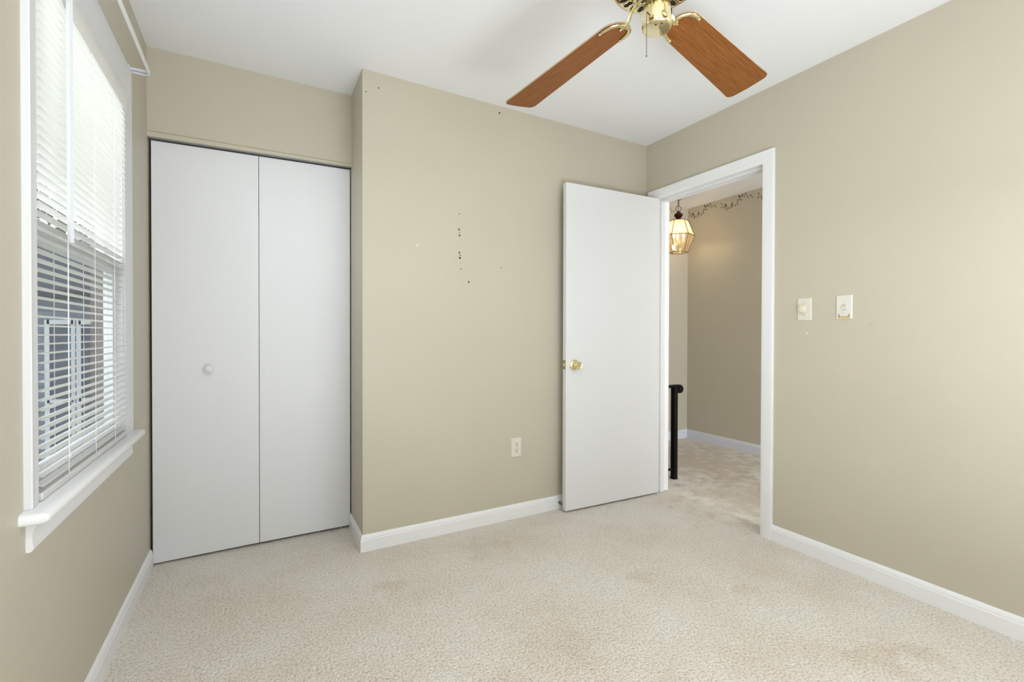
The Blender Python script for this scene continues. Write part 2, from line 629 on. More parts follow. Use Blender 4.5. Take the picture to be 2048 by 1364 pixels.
y0, y1 = YC, YC + 0.10
w.hexa([(XL, y0, za), (XL, y0, H), (XL, y1, za), (XL, y1, H), (XB, y0, zb), (XB, y0, H), (XB, y1, zb), (XB, y1, H)])
struct(w.build('wall_closet', m_wall, smooth=False), 'beige wall strip over the closet doors', 'wall')
w = MB()
w.hexa([(XL, YC - .004, za), (XL, YC - .004, za + .0245), (XL, YC, za), (XL, YC, za + .0245),
        (XB, YC - .004, zb), (XB, YC - .004, zb + .0145), (XB, YC, zb), (XB, YC, zb + .0145)])
tr1 = struct(w.build('trim_1', m_wall, smooth=False), 'thin beige painted strip along the closet opening', 'trim')
w = MB()
w.hexa([(XL, YC - .0046, za + .0225), (XL, YC - .0046, za + .0258), (XL, YC, za + .0225), (XL, YC, za + .0258),
        (XB, YC - .0046, zb + .0125), (XB, YC - .0046, zb + .0158), (XB, YC, zb + .0125), (XB, YC, zb + .0158)])
w.build('paint_line', simple('tan_paint_line', (0.42, 0.35, 0.23, 1), 0.6), tr1)
# closet interior
w = MB()
w.box(XL, XB, HY - 0.02, HY + 0.1, 0, H)
struct(w.build('wall_closet_back', m_wall, smooth=False), 'beige back wall inside the closet', 'wall')

# hall walls
w = MB()
w.box(HX, HX + 0.15, YR - 0.2, HY + 0.2, 0, H)
wall_hall = struct(w.build('wall_hall_far', m_wall, smooth=False), 'beige hallway wall with stencilled vines under the ceiling', 'wall')
w = MB()
w.box(XH, HX, HY, HY + 0.15, 0, H)
wall_hall_end = struct(w.build('wall_hall_end', m_wall, smooth=False), 'beige end wall of the hallway behind the lantern', 'wall')


# baseboards: moulded profile (distance from wall, height)
BP = [(0, 0), (.0135, 0), (.0135, .058), (.0115, .061), (.0115, .066), (.009, .074), (.0055, .081), (.003, .083), (0, .083)]


def base_run(name, pts, mat, label, h=1.0):
    """pts: list of (x, y, nx, ny) with mitred offset direction into the room"""
    b_ = MB()
    rings = []
    for x, y, nx, ny in pts:
        rings.append([(x + nx * d, y + ny * d, z * h) for d, z in BP])
    b_.loft(rings)
    return struct(b_.build(name, mat, angle=25), label, 'baseboard')


base_run('baseboard_left', [(XL, YR, 1, 0), (XL, YC + 0.02, 1, 0)], m_trim, 'white moulded baseboard under the window wall')
base_run('baseboard_far', [(XB, YC + 0.02, -1, 0), (XB, YB, -1, -1), (XR, YB, 0, -1)], m_trim,
         'white moulded baseboard wrapping the projecting wall corner')
base_run('baseboard_right', [(XR, YR, -1, 0), (XR, DY0 - .066, -1, 0)], m_trim,
         'white moulded baseboard from doorway along the switch wall')
base_run('baseboard_hall', [(HX, YR, -1, 0), (HX, HY, -1, -1), (XH, HY, 0, -1)], m_hallbase_shade,
         'shade-tinted white baseboard around the hallway corner', 1.1)


# ------------------------------------------------------------------ doorway casing and jamb
def casing(mb, x, sx, ya, yb, z0, zt, prof):
    """mitred three-sided casing; prof: (outward, thickness); sx = direction it stands proud"""
    rings = [[], [], [], []]
    for wd, th in prof:
        X = x + sx * th
        rings[0].append((X, ya - wd, z0))
        rings[1].append((X, ya - wd, zt + wd))
        rings[2].append((X, yb + wd, zt + wd))
        rings[3].append((X, yb + wd, z0))
    mb.loft(rings)


CP = [(0, 0), (0, .008), (.004, .010), (.012, .0105), (.014, .012), (.030, .014), (.050, .016), (.058, .017), (.064, .016), (.066, .012), (.066, 0)]
b_ = MB()
casing(b_, XR, -1, DY0, DY1 + 0.002, 0, DH, CP)
struct(b_.build('trim_2', m_casing, angle=25), 'white moulded casing around the bedroom doorway', 'trim')
b_ = MB()
casing(b_, XH, 1, DY0, DY1, 0, DH, CP)
struct(b_.build('trim_3', m_casing, angle=25), 'white casing on the hall side of the doorway', 'trim')
# jamb with stop
b_ = MB()
b_.box(XR - .001, XH + .001, DY0 - .019, DY0 - .004, 0, DH + .019)
b_.box(XR - .001, XH + .001, DY1 + .004, DY1 + .019, 0, DH + .019)
b_.box(XR - .001, XH + .001, DY0 - .004, DY1 + .004, DH + .004, DH + .019)
b_.box(XR + .042, XR + .078, DY0 - .004, DY0 + .007, 0, DH + .004)
b_.box(XR + .042, XR + .078, DY1 - .008, DY1 + .004, 0, DH + .004)
b_.box(XR + .042, XR + .078, DY0 + .007, DY1 - .008, DH - .008, DH + .004)
struct(b_.build('trim_4', m_casing, bevel=.0015), 'white door jamb with stop strip', 'trim')

# ------------------------------------------------------------------ bedroom door, swung open against the far wall
hp = Vector((2.423, 2.2745, 0))             # hinge end, front face
fp = Vector((1.6585, 2.3035, 0))            # free end, front face
dd = (fp - hp).normalized()
dn = Vector((dd.y, -dd.x, 0))               # candidate normal
if dn.y < 0:
    dn = -dn                                # to the back of the door
DT = 0.035
door = thing('door_1', ((hp + fp) / 2 + dn * DT / 2).to_tuple(), 'white flush bedroom door standing open beside the doorway', 'door', kind='structure')
DW = (fp - hp).length
ctr = (hp + fp) / 2 + dn * DT / 2
b_ = MB()
b_.obox(ctr + Vector((0, 0, (0.012 + 2.036) / 2)), dd * DW / 2, dn * DT / 2, Vector((0, 0, (2.036 - 0.012) / 2)))
b_.build('door_leaf', m_door, door, bevel=.0015)


def knob_set(side):
    """side -1: room side; +1: wall side"""
    c0 = hp + dd * (DW - 0.058) + Vector((0, 0, 0.913)) + (dn * DT if side > 0 else Vector((0, 0, 0)))
    ax = dn * side
    k = MB()
    L_ = 1.0 if side < 0 else 0.72
    k.lathe([(.033, 0), (.033, .003), (.031, .006), (.022, .010), (.016, .012)], c0, ax, 36)
    rose = k.build('rose', m_brass, door)
    k = MB()
    k.lathe([(.0135, .008 * L_), (.012, .022 * L_), (.0125, .030 * L_), (.019, .037 * L_), (.0245, .044 * L_), (.0258, .050 * L_), (.0245, .057 * L_),
             (.0205, .0605 * L_), (.0195, .060 * L_), (.0165, .0585 * L_), (.010, .0578 * L_), (.003, .0575 * L_)], c0, ax, 36)
    kn = k.build('knob', m_brass, door)
    if side < 0:
        k = MB()
        k.lathe([(.0045, .057), (.0045, .0605), (.003, .062)], c0, ax, 14)
        k.build('lock_button', m_brass_d, kn)


knob_set(-1)
knob_set(1)
b_ = MB()
lp = fp + dn * DT / 2 + Vector((0, 0, 0.915))
b_.obox(lp + dd * 0.0008, dd * .0008, dn * .0125, Vector((0, 0, .0285)))
lplate = b_.build('latch_plate', m_brass_d, door, bevel=.0008)
b_ = MB()
b_.obox(lp + dd * 0.003, dd * .0035, dn * .006, Vector((0, 0, .009)))
b_.build('latch_bolt', m_brass, lplate, bevel=.001)
for z in (0.25, 1.05, 1.82):
    b_ = MB()
    hc = Vector((2.4265, DY1 - 0.012, z)) + Vector((-0.012, 0.0, 0))
    hb = hp + dn * DT * 1.05 + Vector((0.001, 0.0, z))
    b_.lathe([(.0055, -.045), (.006, -.044), (.006, .044), (.0055, .045), (.003, .049)], hb + dn * .004, (0, 0, 1), 14)
    b_.build('hinge', m_brass_d, door)

# spring door stop on the baseboard behind the door
ds = thing('door_stop', (1.668, YB - .0135, 0.040), 'small spring door stop with dark rubber tip on baseboard behind the door', 'door stop')
b_ = MB()
path = [(1.668 + .005 * math.cos(t * 1.1), YB - .0135 - .0012 * t * 0.85, 0.040 + .005 * math.sin(t * 1.1)) for t in range(36)]
b_.tube(path, .0011, 6)
b_.lathe([(.009, 0), (.009, .002), (.005, .004)], (1.668, YB - .0135, .040), (0, -1, 0), 16)
b_.build('spring', m_brass_d, ds)
b_ = MB()
b_.lathe([(.0055, 0), (.008, .001), (.008, .009), (.006, .011)], (1.668, YB - .0135 - .036, .040), (0, -1, 0), 16)
b_.build('rubber_tip', m_rubber, ds)

# ------------------------------------------------------------------ closet bifold doors
YF = YC + 0.025
cd = thing('door_2', (0.01, YF + .017, 0), 'pair of white flush bifold closet doors with one small knob', 'door', kind='structure')


def panel(xa, xb, z0a, z0b, dy):
    b_ = MB()
    g = 0.0085
    b_.hexa([(xa, YF + dy, z0a), (xa, YF + dy, hz(xa) - g), (xa, YF + .034 + dy, z0a), (xa, YF + .034 + dy, hz(xa) - g),
             (xb, YF + dy, z0b), (xb, YF + dy, hz(xb) - g), (xb, YF + .034 + dy, z0b), (xb, YF + .034 + dy, hz(xb) - g)])
    return b_.build('door_panel', m_closet, cd, bevel=.001)


panel(-0.4350, 0.0085, 0.010, 0.0145, 0)
panel(0.0108, 0.4615, 0.0145, 0.016, 0)
b_ = MB()
b_.lathe([(.009, 0), (.0085, .008), (.010, .012), (.0165, .018), (.0185, .024), (.0175, .029), (.012, .033), (.004, .0345)], (-0.2085, YF, 0.930), (0, -1, 0), 28)
b_.build('knob', m_closet, cd)
b_ = MB()
b_.hexa([(XL, YC + .008, za - .0035), (XL, YC + .008, za), (XL, YC + .09, za - .0035), (XL, YC + .09, za),
         (XB, YC + .008, zb - .0035), (XB, YC + .008, zb), (XB, YC + .09, zb - .0035), (XB, YC + .09, zb)])
b_.build('track', m_track, cd)
b_ = MB()
b_.box(0.405, 0.425, YF + .012, YF + .03, 0.0, 0.012)
b_.box(0.432, 0.436, YF + .004, YF + .008, 0.0, 0.016)
b_.build('floor_pivot', m_track, cd)

# ------------------------------------------------------------------ window
win = thing('window_1', (XL, (WY0 + WY1) / 2, WZ0), 'white double hung window with moulded casing and deep stool', 'window', kind='structure')
b_ = MB()
WP = [(0, 0), (0, .007), (.003, .0085), (.012, .009), (.015, .0105), (.036, .0115), (.060, .0130), (.066, .0145), (.071, .0145), (.073, .0125), (.073, 0)]
# the head casing is wider than the legs
rings = [[], [], [], []]
for wd, th in WP:
    X = XL + th
    rings[0].append((X, WY0 - wd * .753, WZ0))
    rings[1].append((X, WY0 - wd * .753, WZ1 + wd * 1.65))
    rings[2].append((X, WY1 + wd * 1.21, WZ1 + wd * 1.65))
    rings[3].append((X, WY1 + wd * 1.21, WZ0))
b_.loft(rings)
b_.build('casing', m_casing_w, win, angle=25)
# stool with rounded nose and horns, apron with a cove under it
b_ = MB()
prof = [(0, .689), (.030, .689), (.040, .690), (.046, .695), (.049, .703), (.046, .711), (.040, .716), (.030, .717), (0, .717)]
ya, yb = 1.361, 2.360
b_.loft([[(XL + d * q, y, .703 + (z - .703) * h_) for d, z in prof] for y, q, h_ in
         ((ya, .93, .55), (ya + .003, .97, .8), (ya + .009, 1, 1), (yb - .009, 1, 1), (yb - .003, .97, .8), (yb, .93, .55))])
b_.box(XL - .06, XL + .004, WY0 + .001, WY1 - .001, .689, .717)
b_.build('stool', m_casing, win, angle=50)
b_ = MB()
ap = [(0, .622), (.008, .622), (.011, .626), (.0125, .634), (.011, .643), (.0105, .658), (.013, .670), (.019, .680), (.025, .686), (.027, .690), (0, .690)]
b_.loft([[(XL + d, 1.397 - max(0, d - .013) * .8, z) for d, z in ap], [(XL + d, 2.331 + max(0, d - .013) * .8, z) for d, z in ap]])
b_.build('apron', m_casing, win, angle=25)
# jamb liner
b_ = MB()
b_.box(XL - .056, XL + .001, WY0 - .002, WY0 + .004, WZ0, WZ1)
b_.box(XL - .056, XL + .001, WY1 - .004, WY1 + .002, WZ0, WZ1)
b_.box(XL - .056, XL + .001, WY0, WY1, WZ1 - .004, WZ1 + .002)
b_.box(XL - .095, XL - .022, WY0, WY1, WZ0 - .003, WZ0 + .012)
b_.build('jamb_liner', m_vinyl, win)
b_ = MB()
b_.box(XL - .092, XL - .056, WY0 - .002, WY0 + .004, WZ0, WZ1)
b_.box(XL - .092, XL - .056, WY1 - .004, WY1 + .002, WZ0, WZ1)
b_.box(XL - .092, XL - .056, WY0, WY1, WZ1 - .004, WZ1 + .002)
b_.build('outer_reveal', m_reveal, win)


def sash(xc, z0, z1, top_w, bot_w, lname):
    hw = .0115
    b_ = MB()
    b_.box(xc - hw, xc + hw, WY0 + .004, WY0 + .036, z0, z1)
    b_.box(xc - hw, xc + hw, WY1 - .024, WY1 - .004, z0, z1)
    b_.box(xc - hw, xc + hw, WY0 + .036, WY1 - .024, z1 - top_w, z1)
    b_.box(xc - hw, xc + hw, WY0 + .036, WY1 - .024, z0, z0 + bot_w)
    s = b_.build(lname, m_vinyl, win, bevel=.003)
    b_ = MB()
    b_.box(xc - .003, xc + .003, WY0 + .034, WY1 - .022, z0 + bot_w - .002, z1 - top_w + .002)
    b_.build('glass_pane', m_glass, s)
    return s


lo = sash(XL - .0345, .730, 1.384, .056, .045, 'lower_sash')
sash(XL - .060, 1.345, 2.015, .035, .045, 'upper_sash')
b_ = MB()
b_.box(XL - .043, XL - .028, 1.82, 1.86, 1.384, 1.396)
b_.build('sash_lock', m_vinyl, lo, bevel=.002)
b_ = MB()
b_.box(XL - .0805, XL - .0790, WY0 + .004, WY1 - .004, .730, 1.375)
b_.build('insect_screen', m_screen, win)

# ------------------------------------------------------------------ mini blind hanging inside the casing
XS = XL + .0005
blind = thing('venetian_blind', (XS, (WY0 + WY1) / 2, WZ1 - .004), 'white horizontal mini blind lowered over the window with slats open flat', 'blind')
BY0, BY1 = WY0 + .007, WY1 - .007
b_ = MB()
b_.box(XS - .014, XS + .015, BY0, BY1, WZ1 - .030, WZ1 - .004)
b_.build('head_rail', m_slat, blind, bevel=.002)
b_ = MB()
b_.box(XS + .0155, XS + .0185, BY0, BY1, 1.938, WZ1 - .004)
b_.build('valance', m_slat, blind, bevel=.001)
b_ = MB()
NS = 54
PITCH = .0218
ztop = WZ1 - .044
zbot = .752
NS = int(round((ztop - zbot) / PITCH)) + 1
PITCH = (ztop - zbot) / (NS - 1)
slat_z = []
for i in range(NS):
    z = zbot + i * PITCH
    slat_z.append(z)
    tilt = math.radians(2.5 + random.uniform(-1.5, 1.5))
    sag = random.uniform(-.0006, .0006)
    n = 6
    ringA, ringB = [], []
    prof = []
    for k in range(n + 1):
        u = -1 + 2 * k / n
        x = u * .0125
        zz = .0032 * (1 - u * u) - .0016
        prof.append((x * math.cos(tilt) - zz * math.sin(tilt), zz * math.cos(tilt) + x * math.sin(tilt)))
    pr = prof + [(x, zz - .0005) for x, zz in reversed(prof)]
    b_.loft([[(XS + x, y, z + zz + (sag if y > BY0 + .1 else 0)) for x, zz in pr] for y in (BY0, (BY0 + BY1) / 2, BY1)])
b_.build('slats', m_slat, blind, angle=50)
b_ = MB()
b_.box(XS - .012, XS + .012, BY0, BY1, .7185, .7365)
b_.build('bottom_rail', m_slat, blind, bevel=.003)
for y in (1.614, 1.845, 2.066):
    b_ = MB()
    for dx in (-.0135, .0135):
        b_.tube([(XS + dx, y, .735), (XS + dx, y, WZ1 - .02)], .0008, 6)
    for z in slat_z:
        b_.tube([(XS - .0135, y, z - .0018), (XS + .0135, y, z - .0018)], .0005, 4)
    b_.build('ladder_cord', m_cord, blind)
b_ = MB()
b_.tube([(XS + .0175, 1.604, 1.95), (XS + .0175, 1.604, .79)], .0006, 6)
b_.lathe([(.001, .010), (.003, .004), (.0032, 0), (.0012, -.003)], (XS + .0175, 1.604, .785), (0, 0, 1), 12)
b_.build('pull_cord', m_cord, blind)
b_ = MB()
b_.lathe([(.0072, 0), (.0072, .62), (.004, .63)], (XS + .032, 1.5665, 1.335), (0, 0, 1), 6)
b_.tube([(XS + .032, 1.5665, 1.96), (XS + .028, 1.5665, 1.975), (XS + .019, 1.5665, 1.985)], .0018, 8)
b_.build('tilt_wand', m_wand, blind, smooth=False)

# ------------------------------------------------------------------ curtain rod above the window
rod = thing('curtain_rod', (XL, 2.36, 2.158), 'plain white curtain rod bracketed on the wall above the window', 'curtain rod')
b_ = MB()
RH = .0105
pth = [(XL + .001, 2.362, 2.160), (XL + .050, 2.362, 2.160), (XL + .062, 2.359, 2.160), (XL + .069, 2.352, 2.160), (XL + .071, 2.340, 2.160),
       (XL + .071, 1.29, 2.160), (XL + .069, 1.278, 2.160), (XL + .062, 1.270, 2.160), (XL + .050, 1.268, 2.160), (XL + .001, 1.268, 2.160)]
rings = []
for i, q in enumerate(pth):
    q = Vector(q)
    t = (Vector(pth[min(i + 1, len(pth) - 1)]) - Vector(pth[max(i - 1, 0)])).normalized()
    s = Vector((-t.y, t.x, 0))             # to the inside of the loop
    if s.dot(Vector((XL, 1.8, 2.16)) - q) < 0:
        s = -s
    sec = [(0, -RH + .003), (0, RH - .003), (.0015, RH), (.0065, RH), (.0065, RH - .004), (.0045, RH - .004), (.0035, 0), (.0045, -RH + .004), (.0065, -RH + .004), (.0065, -RH), (.0015, -RH)]
    rings.append([q + s * a + Vector((0, 0, b)) for a, b in sec])
b_.loft(rings)
b_.build('rod', m_rod, rod, angle=35)
b_ = MB()
b_.tube([(XL + .004, 2.3545, 2.1575), (XL + .060, 2.3545, 2.1575)], .0022, 6)
b_.build('return_seam', m_rod_in, rod)
for y in (2.362, 1.268):
    b_ = MB()
    b_.box(XL, XL + .0025, y - .009, y + .009, 2.140, 2.180)
    b_.build('bracket', m_rod, rod)


# ------------------------------------------------------------------ switches and outlet
def plate(mb, c, out, wid, half_w, half_h, th):
    c, out, wid = Vector(c), Vector(out), Vector(wid)
    up = Vector((0, 0, 1))
    pr = []
    for d, e in ((0, 0), (th * .5, 0), (th, .0035)):
        pr.append([c + out * d + wid * (sx * (half_w - e)) + up * (sz * (half_h - e)) for sx, sz in ((-1, -1), (1, -1), (1, 1), (-1, 1))])
    mb.loft(pr)


OUT = (-1, 0, 0)
sw = thing('dimmer_switch', (XR, 1.313, 1.233), 'ivory wall plate with round dimmer knob, nearest the doorway', 'switch', )
b_ = MB()
plate(b_, (XR, 1.313, 1.233), OUT, (0, 1, 0), .034, .0565, .005)
b_.build('wall_plate', m_plate, sw, smooth=False)
b_ = MB()
b_.lathe([(.0205, .006), (.0205, .010), (.0185, .011), (.0175, .019), (.0155, .0205), (.004, .021)], (XR, 1.3195, 1.2335), OUT, 32)
kb = b_.build('dimmer_knob', m_ivory, sw)
for z in (1.263, 1.203):
    b_ = MB()
    b_.lathe([(.003, .0055), (.003, .0068), (.0015, .0074)], (XR, 1.313, z), OUT, 12)
    b_.build('screw', m_screw, sw)

sw = thing('light_switch', (XR, 1.133, 1.235), 'ivory toggle switch plate with tan paint stain along its lower edge', 'switch')
b_ = MB()
plate(b_, (XR, 1.133, 1.235), OUT, (0, 1, 0), .034, .0565, .006)
pl_o = b_.build('wall_plate', None or m_plate_w, sw, smooth=False)
b_ = MB()
b_.box(XR - .0066, XR - .0058, 1.127, 1.1395, 1.2225, 1.2495)
b_.build('toggle_slot', m_screw, sw)
b_ = MB()
b_.hexa([(XR - .019, 1.1295, 1.2245), (XR - .019, 1.1295, 1.2315), (XR - .019, 1.137, 1.2245), (XR - .019, 1.137, 1.2315),
         (XR - .004, 1.1285, 1.229), (XR - .004, 1.1285, 1.242), (XR - .004, 1.138, 1.229), (XR - .004, 1.138, 1.242)])
b_.build('toggle', m_ivory, sw, bevel=.001)
b_ = MB()
for (ya, yb, z0_, z1_) in ((1.109, 1.157, 1.1815, 1.193), (1.150, 1.158, 1.190, 1.2045), (1.108, 1.115, 1.190, 1.203)):
    b_.box(XR - .0064, XR - .0056, ya, yb, z0_, z1_)
m_tan = simple('tan_paint_smear', (0.56, 0.43, 0.22, 1), 0.5)
b_.build('paint_smear', m_tan, sw)
for z in (1.265, 1.205):
    b_ = MB()
    b_.lathe([(.003, .0055), (.003, .0068), (.0015, .0074)], (XR, 1.133, z), OUT, 12)
    b_.build('screw', m_screw, sw)

ol = thing('wall_outlet', (1.361, YB, 0.424), 'white double power outlet low on the projecting wall', 'outlet')
b_ = MB()
plate(b_, (1.361, YB, 0.424), (0, -1, 0), (1, 0, 0), .035, .057, .006)
b_.build('wall_plate', m_plate, ol, smooth=False)
for z in (0.4435, 0.4045):
    b_ = MB()
    poly = []
    for k in range(28):
        a = 2 * PI * k / 28
        poly.append((1.361 + .0172 * math.cos(a), YB - .005, z + max(-.0135, min(.0135, .0172 * math.sin(a)))))
    b_.prism(poly, (0, -1, 0), .0028)
    rc = b_.build('socket', m_ivory, ol, bevel=.0008)
    b_ = MB()
    b_.box(1.361 - .0078, 1.361 - .0052, YB - .0082, YB - .006, z - .001, z + .008)
    b_.box(1.361 + .0052, 1.361 + .0078, YB - .0082, YB - .006, z + .000, z + .008)
    b_.lathe([(.0032, 0), (.0032, .0022)], (1.361, YB - .006, z - .0075), (0, -1, 0), 12)
    b_.build('socket_slot', m_slot, rc)
b_ = MB()
b_.lathe([(.003, .0055), (.003, .0068), (.0015, .0074)], (1.361, YB, 0.424), (0, -1, 0), 12)
b_.build('screw', m_screw, ol)

# ------------------------------------------------------------------ ceiling fan
HXF, HYF, ZB = 1.0498, 1.0123, 2.1088
fan = thing('ceiling_fan', (HXF, HYF, H), 'polished brass ceiling fan with four brown wooden blades and a pull chain', 'ceiling fan')
fc = Vector((HXF, HYF, 0))
b_ = MB()
b_.lathe([(.070, H), (.070, H - .012), (.062, H - .035), (.040, H - .058), (.022, H - .066)], fc, n=40)
b_.build('canopy', m_brass, fan)
b_ = MB()
b_.lathe([(.0125, H - .05), (.0125, 2.262)], fc, n=20)
b_.build('downrod', m_brass, fan)
fcb = fc.copy()
fc = fc + Vector((.0080, -.0044, 0))         # motor body a touch off the blade circle's centre
ZM = 2.160                                   # underside of the motor housing
RM = .137
b_ = MB()
b_.lathe([(.030, ZM + .004), (.100, ZM), (RM - .012, ZM), (RM - .004, ZM + .003), (RM, ZM + .010), (RM, ZM + .022), (RM - .003, ZM + .026), (RM - .003, ZM + .070),
          (RM, ZM + .074), (RM - .004, ZM + .082), (.100, ZM + .098), (.055, ZM + .108), (.028, ZM + .116), (.018, ZM + .118)], fc, n=64)
mh = b_.build('motor_housing', m_brass, fan)


def stadium(r0, r1, a, hw, z, n=6):
    d = Vector((math.cos(a), math.sin(a), 0))
    s = Vector((-math.sin(a), math.cos(a), 0))
    pts = []
    for k in range(n + 1):
        t = -PI / 2 + PI * k / n
        pts.append(fc + d * (r1 - hw + hw * math.cos(t)) + s * hw * math.sin(t) + Vector((0, 0, z)))
    for k in range(n + 1):
        t = PI / 2 + PI * k / n
        pts.append(fc + d * (r0 + hw + hw * math.cos(t)) + s * hw * math.sin(t) + Vector((0, 0, z)))
    return pts


rim, holes = MB(), MB()
for k in range(26):
    a = 2 * PI * k / 26 + .05
    for r0, r1, hw in ((.088, .120, .0085), (.052, .080, .0052)):
        aa = a + (PI / 26 if r0 < .08 else 0)
        pts = stadium(r0, r1, aa, hw, ZM - .0006)
        holes.prism(pts, (0, 0, 1), .0012)
        rim.ring(stadium(r0 - .0008, r1 + .0008, aa, hw + .0008, ZM - .0008), .0013, 6)
rim.build('vent_rims', m_brass, mh)
m_vent = simple('vent_dark', (0.012, 0.010, 0.008, 1), 0.6)
holes.build('vent_slots', m_vent, mh)
# flywheel under the motor, ribbed collar and switch cup
b_ = MB()
b_.lathe([(.050, ZM + .002), (.052, ZM - .004), (.052, ZM - .012), (.044, ZM - .016)], fc, n=40)
b_.build('flywheel', m_brass, fan)
b_ = MB()
b_.lathe([(.0335, ZM - .010), (.0335, 2.098)], fc, n=72, ribs=1, rib_amp=.0016)
b_.build('ribbed_collar', m_brass, fan, angle=20)
ZC = 2.0265
b_ = MB()
b_.lathe([(.0375, 2.102), (.0395, 2.098), (.0410, 2.085), (.0425, 2.060), (.0438, ZC + .014), (.0434, ZC + .006), (.0415, ZC + .0015), (.038, ZC), (.004, ZC - .0004)], fc, n=56)
cup = b_.build('switch_housing', m_brass, fan, angle=50)
fw2 = Vector((.4855, .8742, 0))
rt2 = Vector((.8742, -.4855, 0))
b_ = MB()
for off in (rt2 * -.010 - fw2 * .022, rt2 * .006 - fw2 * .027):
    b_.lathe([(.0032, ZC - .0006), (.0032, ZC + .001)], fc + off, n=12)
b_.build('screw_hole', m_vent, cup)
for a in (200, 255, 300, 20, 120):
    d = Vector((math.cos(math.radians(a)), math.sin(math.radians(a)), 0))
    b_ = MB()
    b_.lathe([(.0035, -.001), (.0035, .0015), (.002, .0028)], fc + d * .0428 + Vector((0, 0, ZC + .018)), d, 12)
    b_.build('side_screw', m_brass, cup)
b_ = MB()
d = (rt2 * .93 - fw2 * .36).normalized()
s_ = Vector((-d.y, d.x, 0))
b_.obox(fc + d * .0415 + Vector((0, 0, 2.070)), d * .002, s_ * .0045, Vector((0, 0, .009)))
b_.build('reverse_switch', m_vent, cup)
# pull chain
pc = fcb - rt2 * .0310 - fw2 * .032
b_ = MB()
for k in range(33):
    b_.ball(pc + Vector((0, 0, 2.0555 - k * .00395)), .00150, 8, 6)
b_.ball(pc + Vector((0, 0, 1.9275)), .0026, 10, 8, (1, 1, 1.3))
b_.tube([pc + Vector((0, 0, 2.056)), pc + Vector((0, 0, 1.928))], .0005, 5)
b_.tube([pc + Vector((0, 0, 2.0565)), pc + (fw2 * .008 + rt2 * .004) + Vector((0, 0, 2.060)), pc + (fw2 * .016 + rt2 * .006) + Vector((0, 0, 2.060))], .0022, 8)
b_.build('pull_chain', m_chain, fan)


def make_blade(th, droop, pitch):
    th, droop, ph = math.radians(th), math.radians(droop), math.radians(pitch)
    d = Vector((math.cos(th) * math.cos(droop), math.sin(th) * math.cos(droop), -math.sin(droop)))
    n0 = Vector((-math.sin(th), math.cos(th), 0))
    u = d.cross(n0)
    n = n0 * math.cos(ph) + u * math.sin(ph)
    up = d.cross(n).normalized()
    c0 = fcb + Vector((0, 0, ZB))

    def at(r, s, h=0.0):
        return c0 + d * r + n * s + up * h
    hw = lambda r: .0632 + (.0780 - .0632) * (r - .26) / .40
    out = []
    r0, rt_, rc0, rc1 = .106, .660, .050, .024
    # root end, strongly rounded, then one side, the gently bowed tip, the other side
    for k in range(9):
        a = PI + PI / 2 * k / 8
        out.append((r0 + rc0 + rc0 * math.cos(a), -hw(r0 + rc0) + rc0 + rc0 * math.sin(a)))
    for r in (.25, .35, .45, .55):
        out.append((r, -hw(r)))
    for k in range(7):
        a = -PI / 2 + PI / 2 * k / 6
        out.append((rt_ - rc1 + rc1 * math.cos(a), -hw(rt_) + rc1 + rc1 * math.sin(a)))
    out.append((rt_ + .003, 0))
    for k in range(7):
        a = PI / 2 * k / 6
        out.append((rt_ - rc1 + rc1 * math.cos(a), hw(rt_) - rc1 + rc1 * math.sin(a)))
    for r in (.55, .45, .35, .25):
        out.append((r, hw(r)))
    for k in range(9):
        a = PI / 2 + PI / 2 * k / 8
        out.append((r0 + rc0 + rc0 * math.cos(a), hw(r0 + rc0) - rc0 + rc0 * math.sin(a)))
    b_ = MB()
    b_.loft([[at(r, s, -.0028) for r, s in out], [at(r, s, .0028) for r, s in out]])
    bl = b_.build('blade', m_blade, fan, angle=30, frame=(c0, d, n), bevel=.0008)
    bl.data.materials.append(m_blade_edge)
    for pf in bl.data.polygons:
        if abs(pf.normal.dot(up)) < .5:
            pf.material_index = 1
    # brass iron: curved arm down from the flywheel and a two-pronged fork under the blade root
    b_ = MB()
    arm = [fc + Vector((math.cos(th), math.sin(th), 0)) * .044 + Vector((0, 0, ZM - .010)),
           fc + Vector((math.cos(th), math.sin(th), 0)) * .066 + Vector((0, 0, ZM - .012)),
           at(.076, 0, .022), at(.090, 0, .006), at(.106, 0, -.006), at(.122, 0, -.0065)]
    b_.tube(arm, [.0085, .0080, .0070, .0075, .0090, .0095], 10, .6, up=up)
    for sg in (-1, 1):
        fork = [at(.110, 0, -.007), at(.111, sg * .016, -.0072), at(.116, sg * .031, -.0072), at(.127, sg * .043, -.0072), at(.142, sg * .050, -.0072),
                at(.158, sg * .053, -.0068), at(.172, sg * .052, -.0064)]
        b_.tube(fork, [.0070, .0072, .0072, .0070, .0068, .0064, .0050], 10, .62, up=up)
        b_.ball(at(.172, sg * .052, -.0064), .0050, 10, 6)
    ir = b_.build('blade_iron', m_brass, bl)
    for r, s in ((.128, 0), (.146, .050), (.146, -.050)):
        b_ = MB()
        b_.lathe([(.0042, .0055), (.0042, .0085), (.0026, .0105)], at(r, s, 0), -up, 12)
        b_.build('screw', m_brass, ir)
    return bl


for a, dr, ph in ((98.58, 4.71, -11.03), (11.16, 2.33, -11.15), (190.0, 3.4, -11.1), (278.0, 3.4, -11.1)):
    make_blade(a, dr, ph)

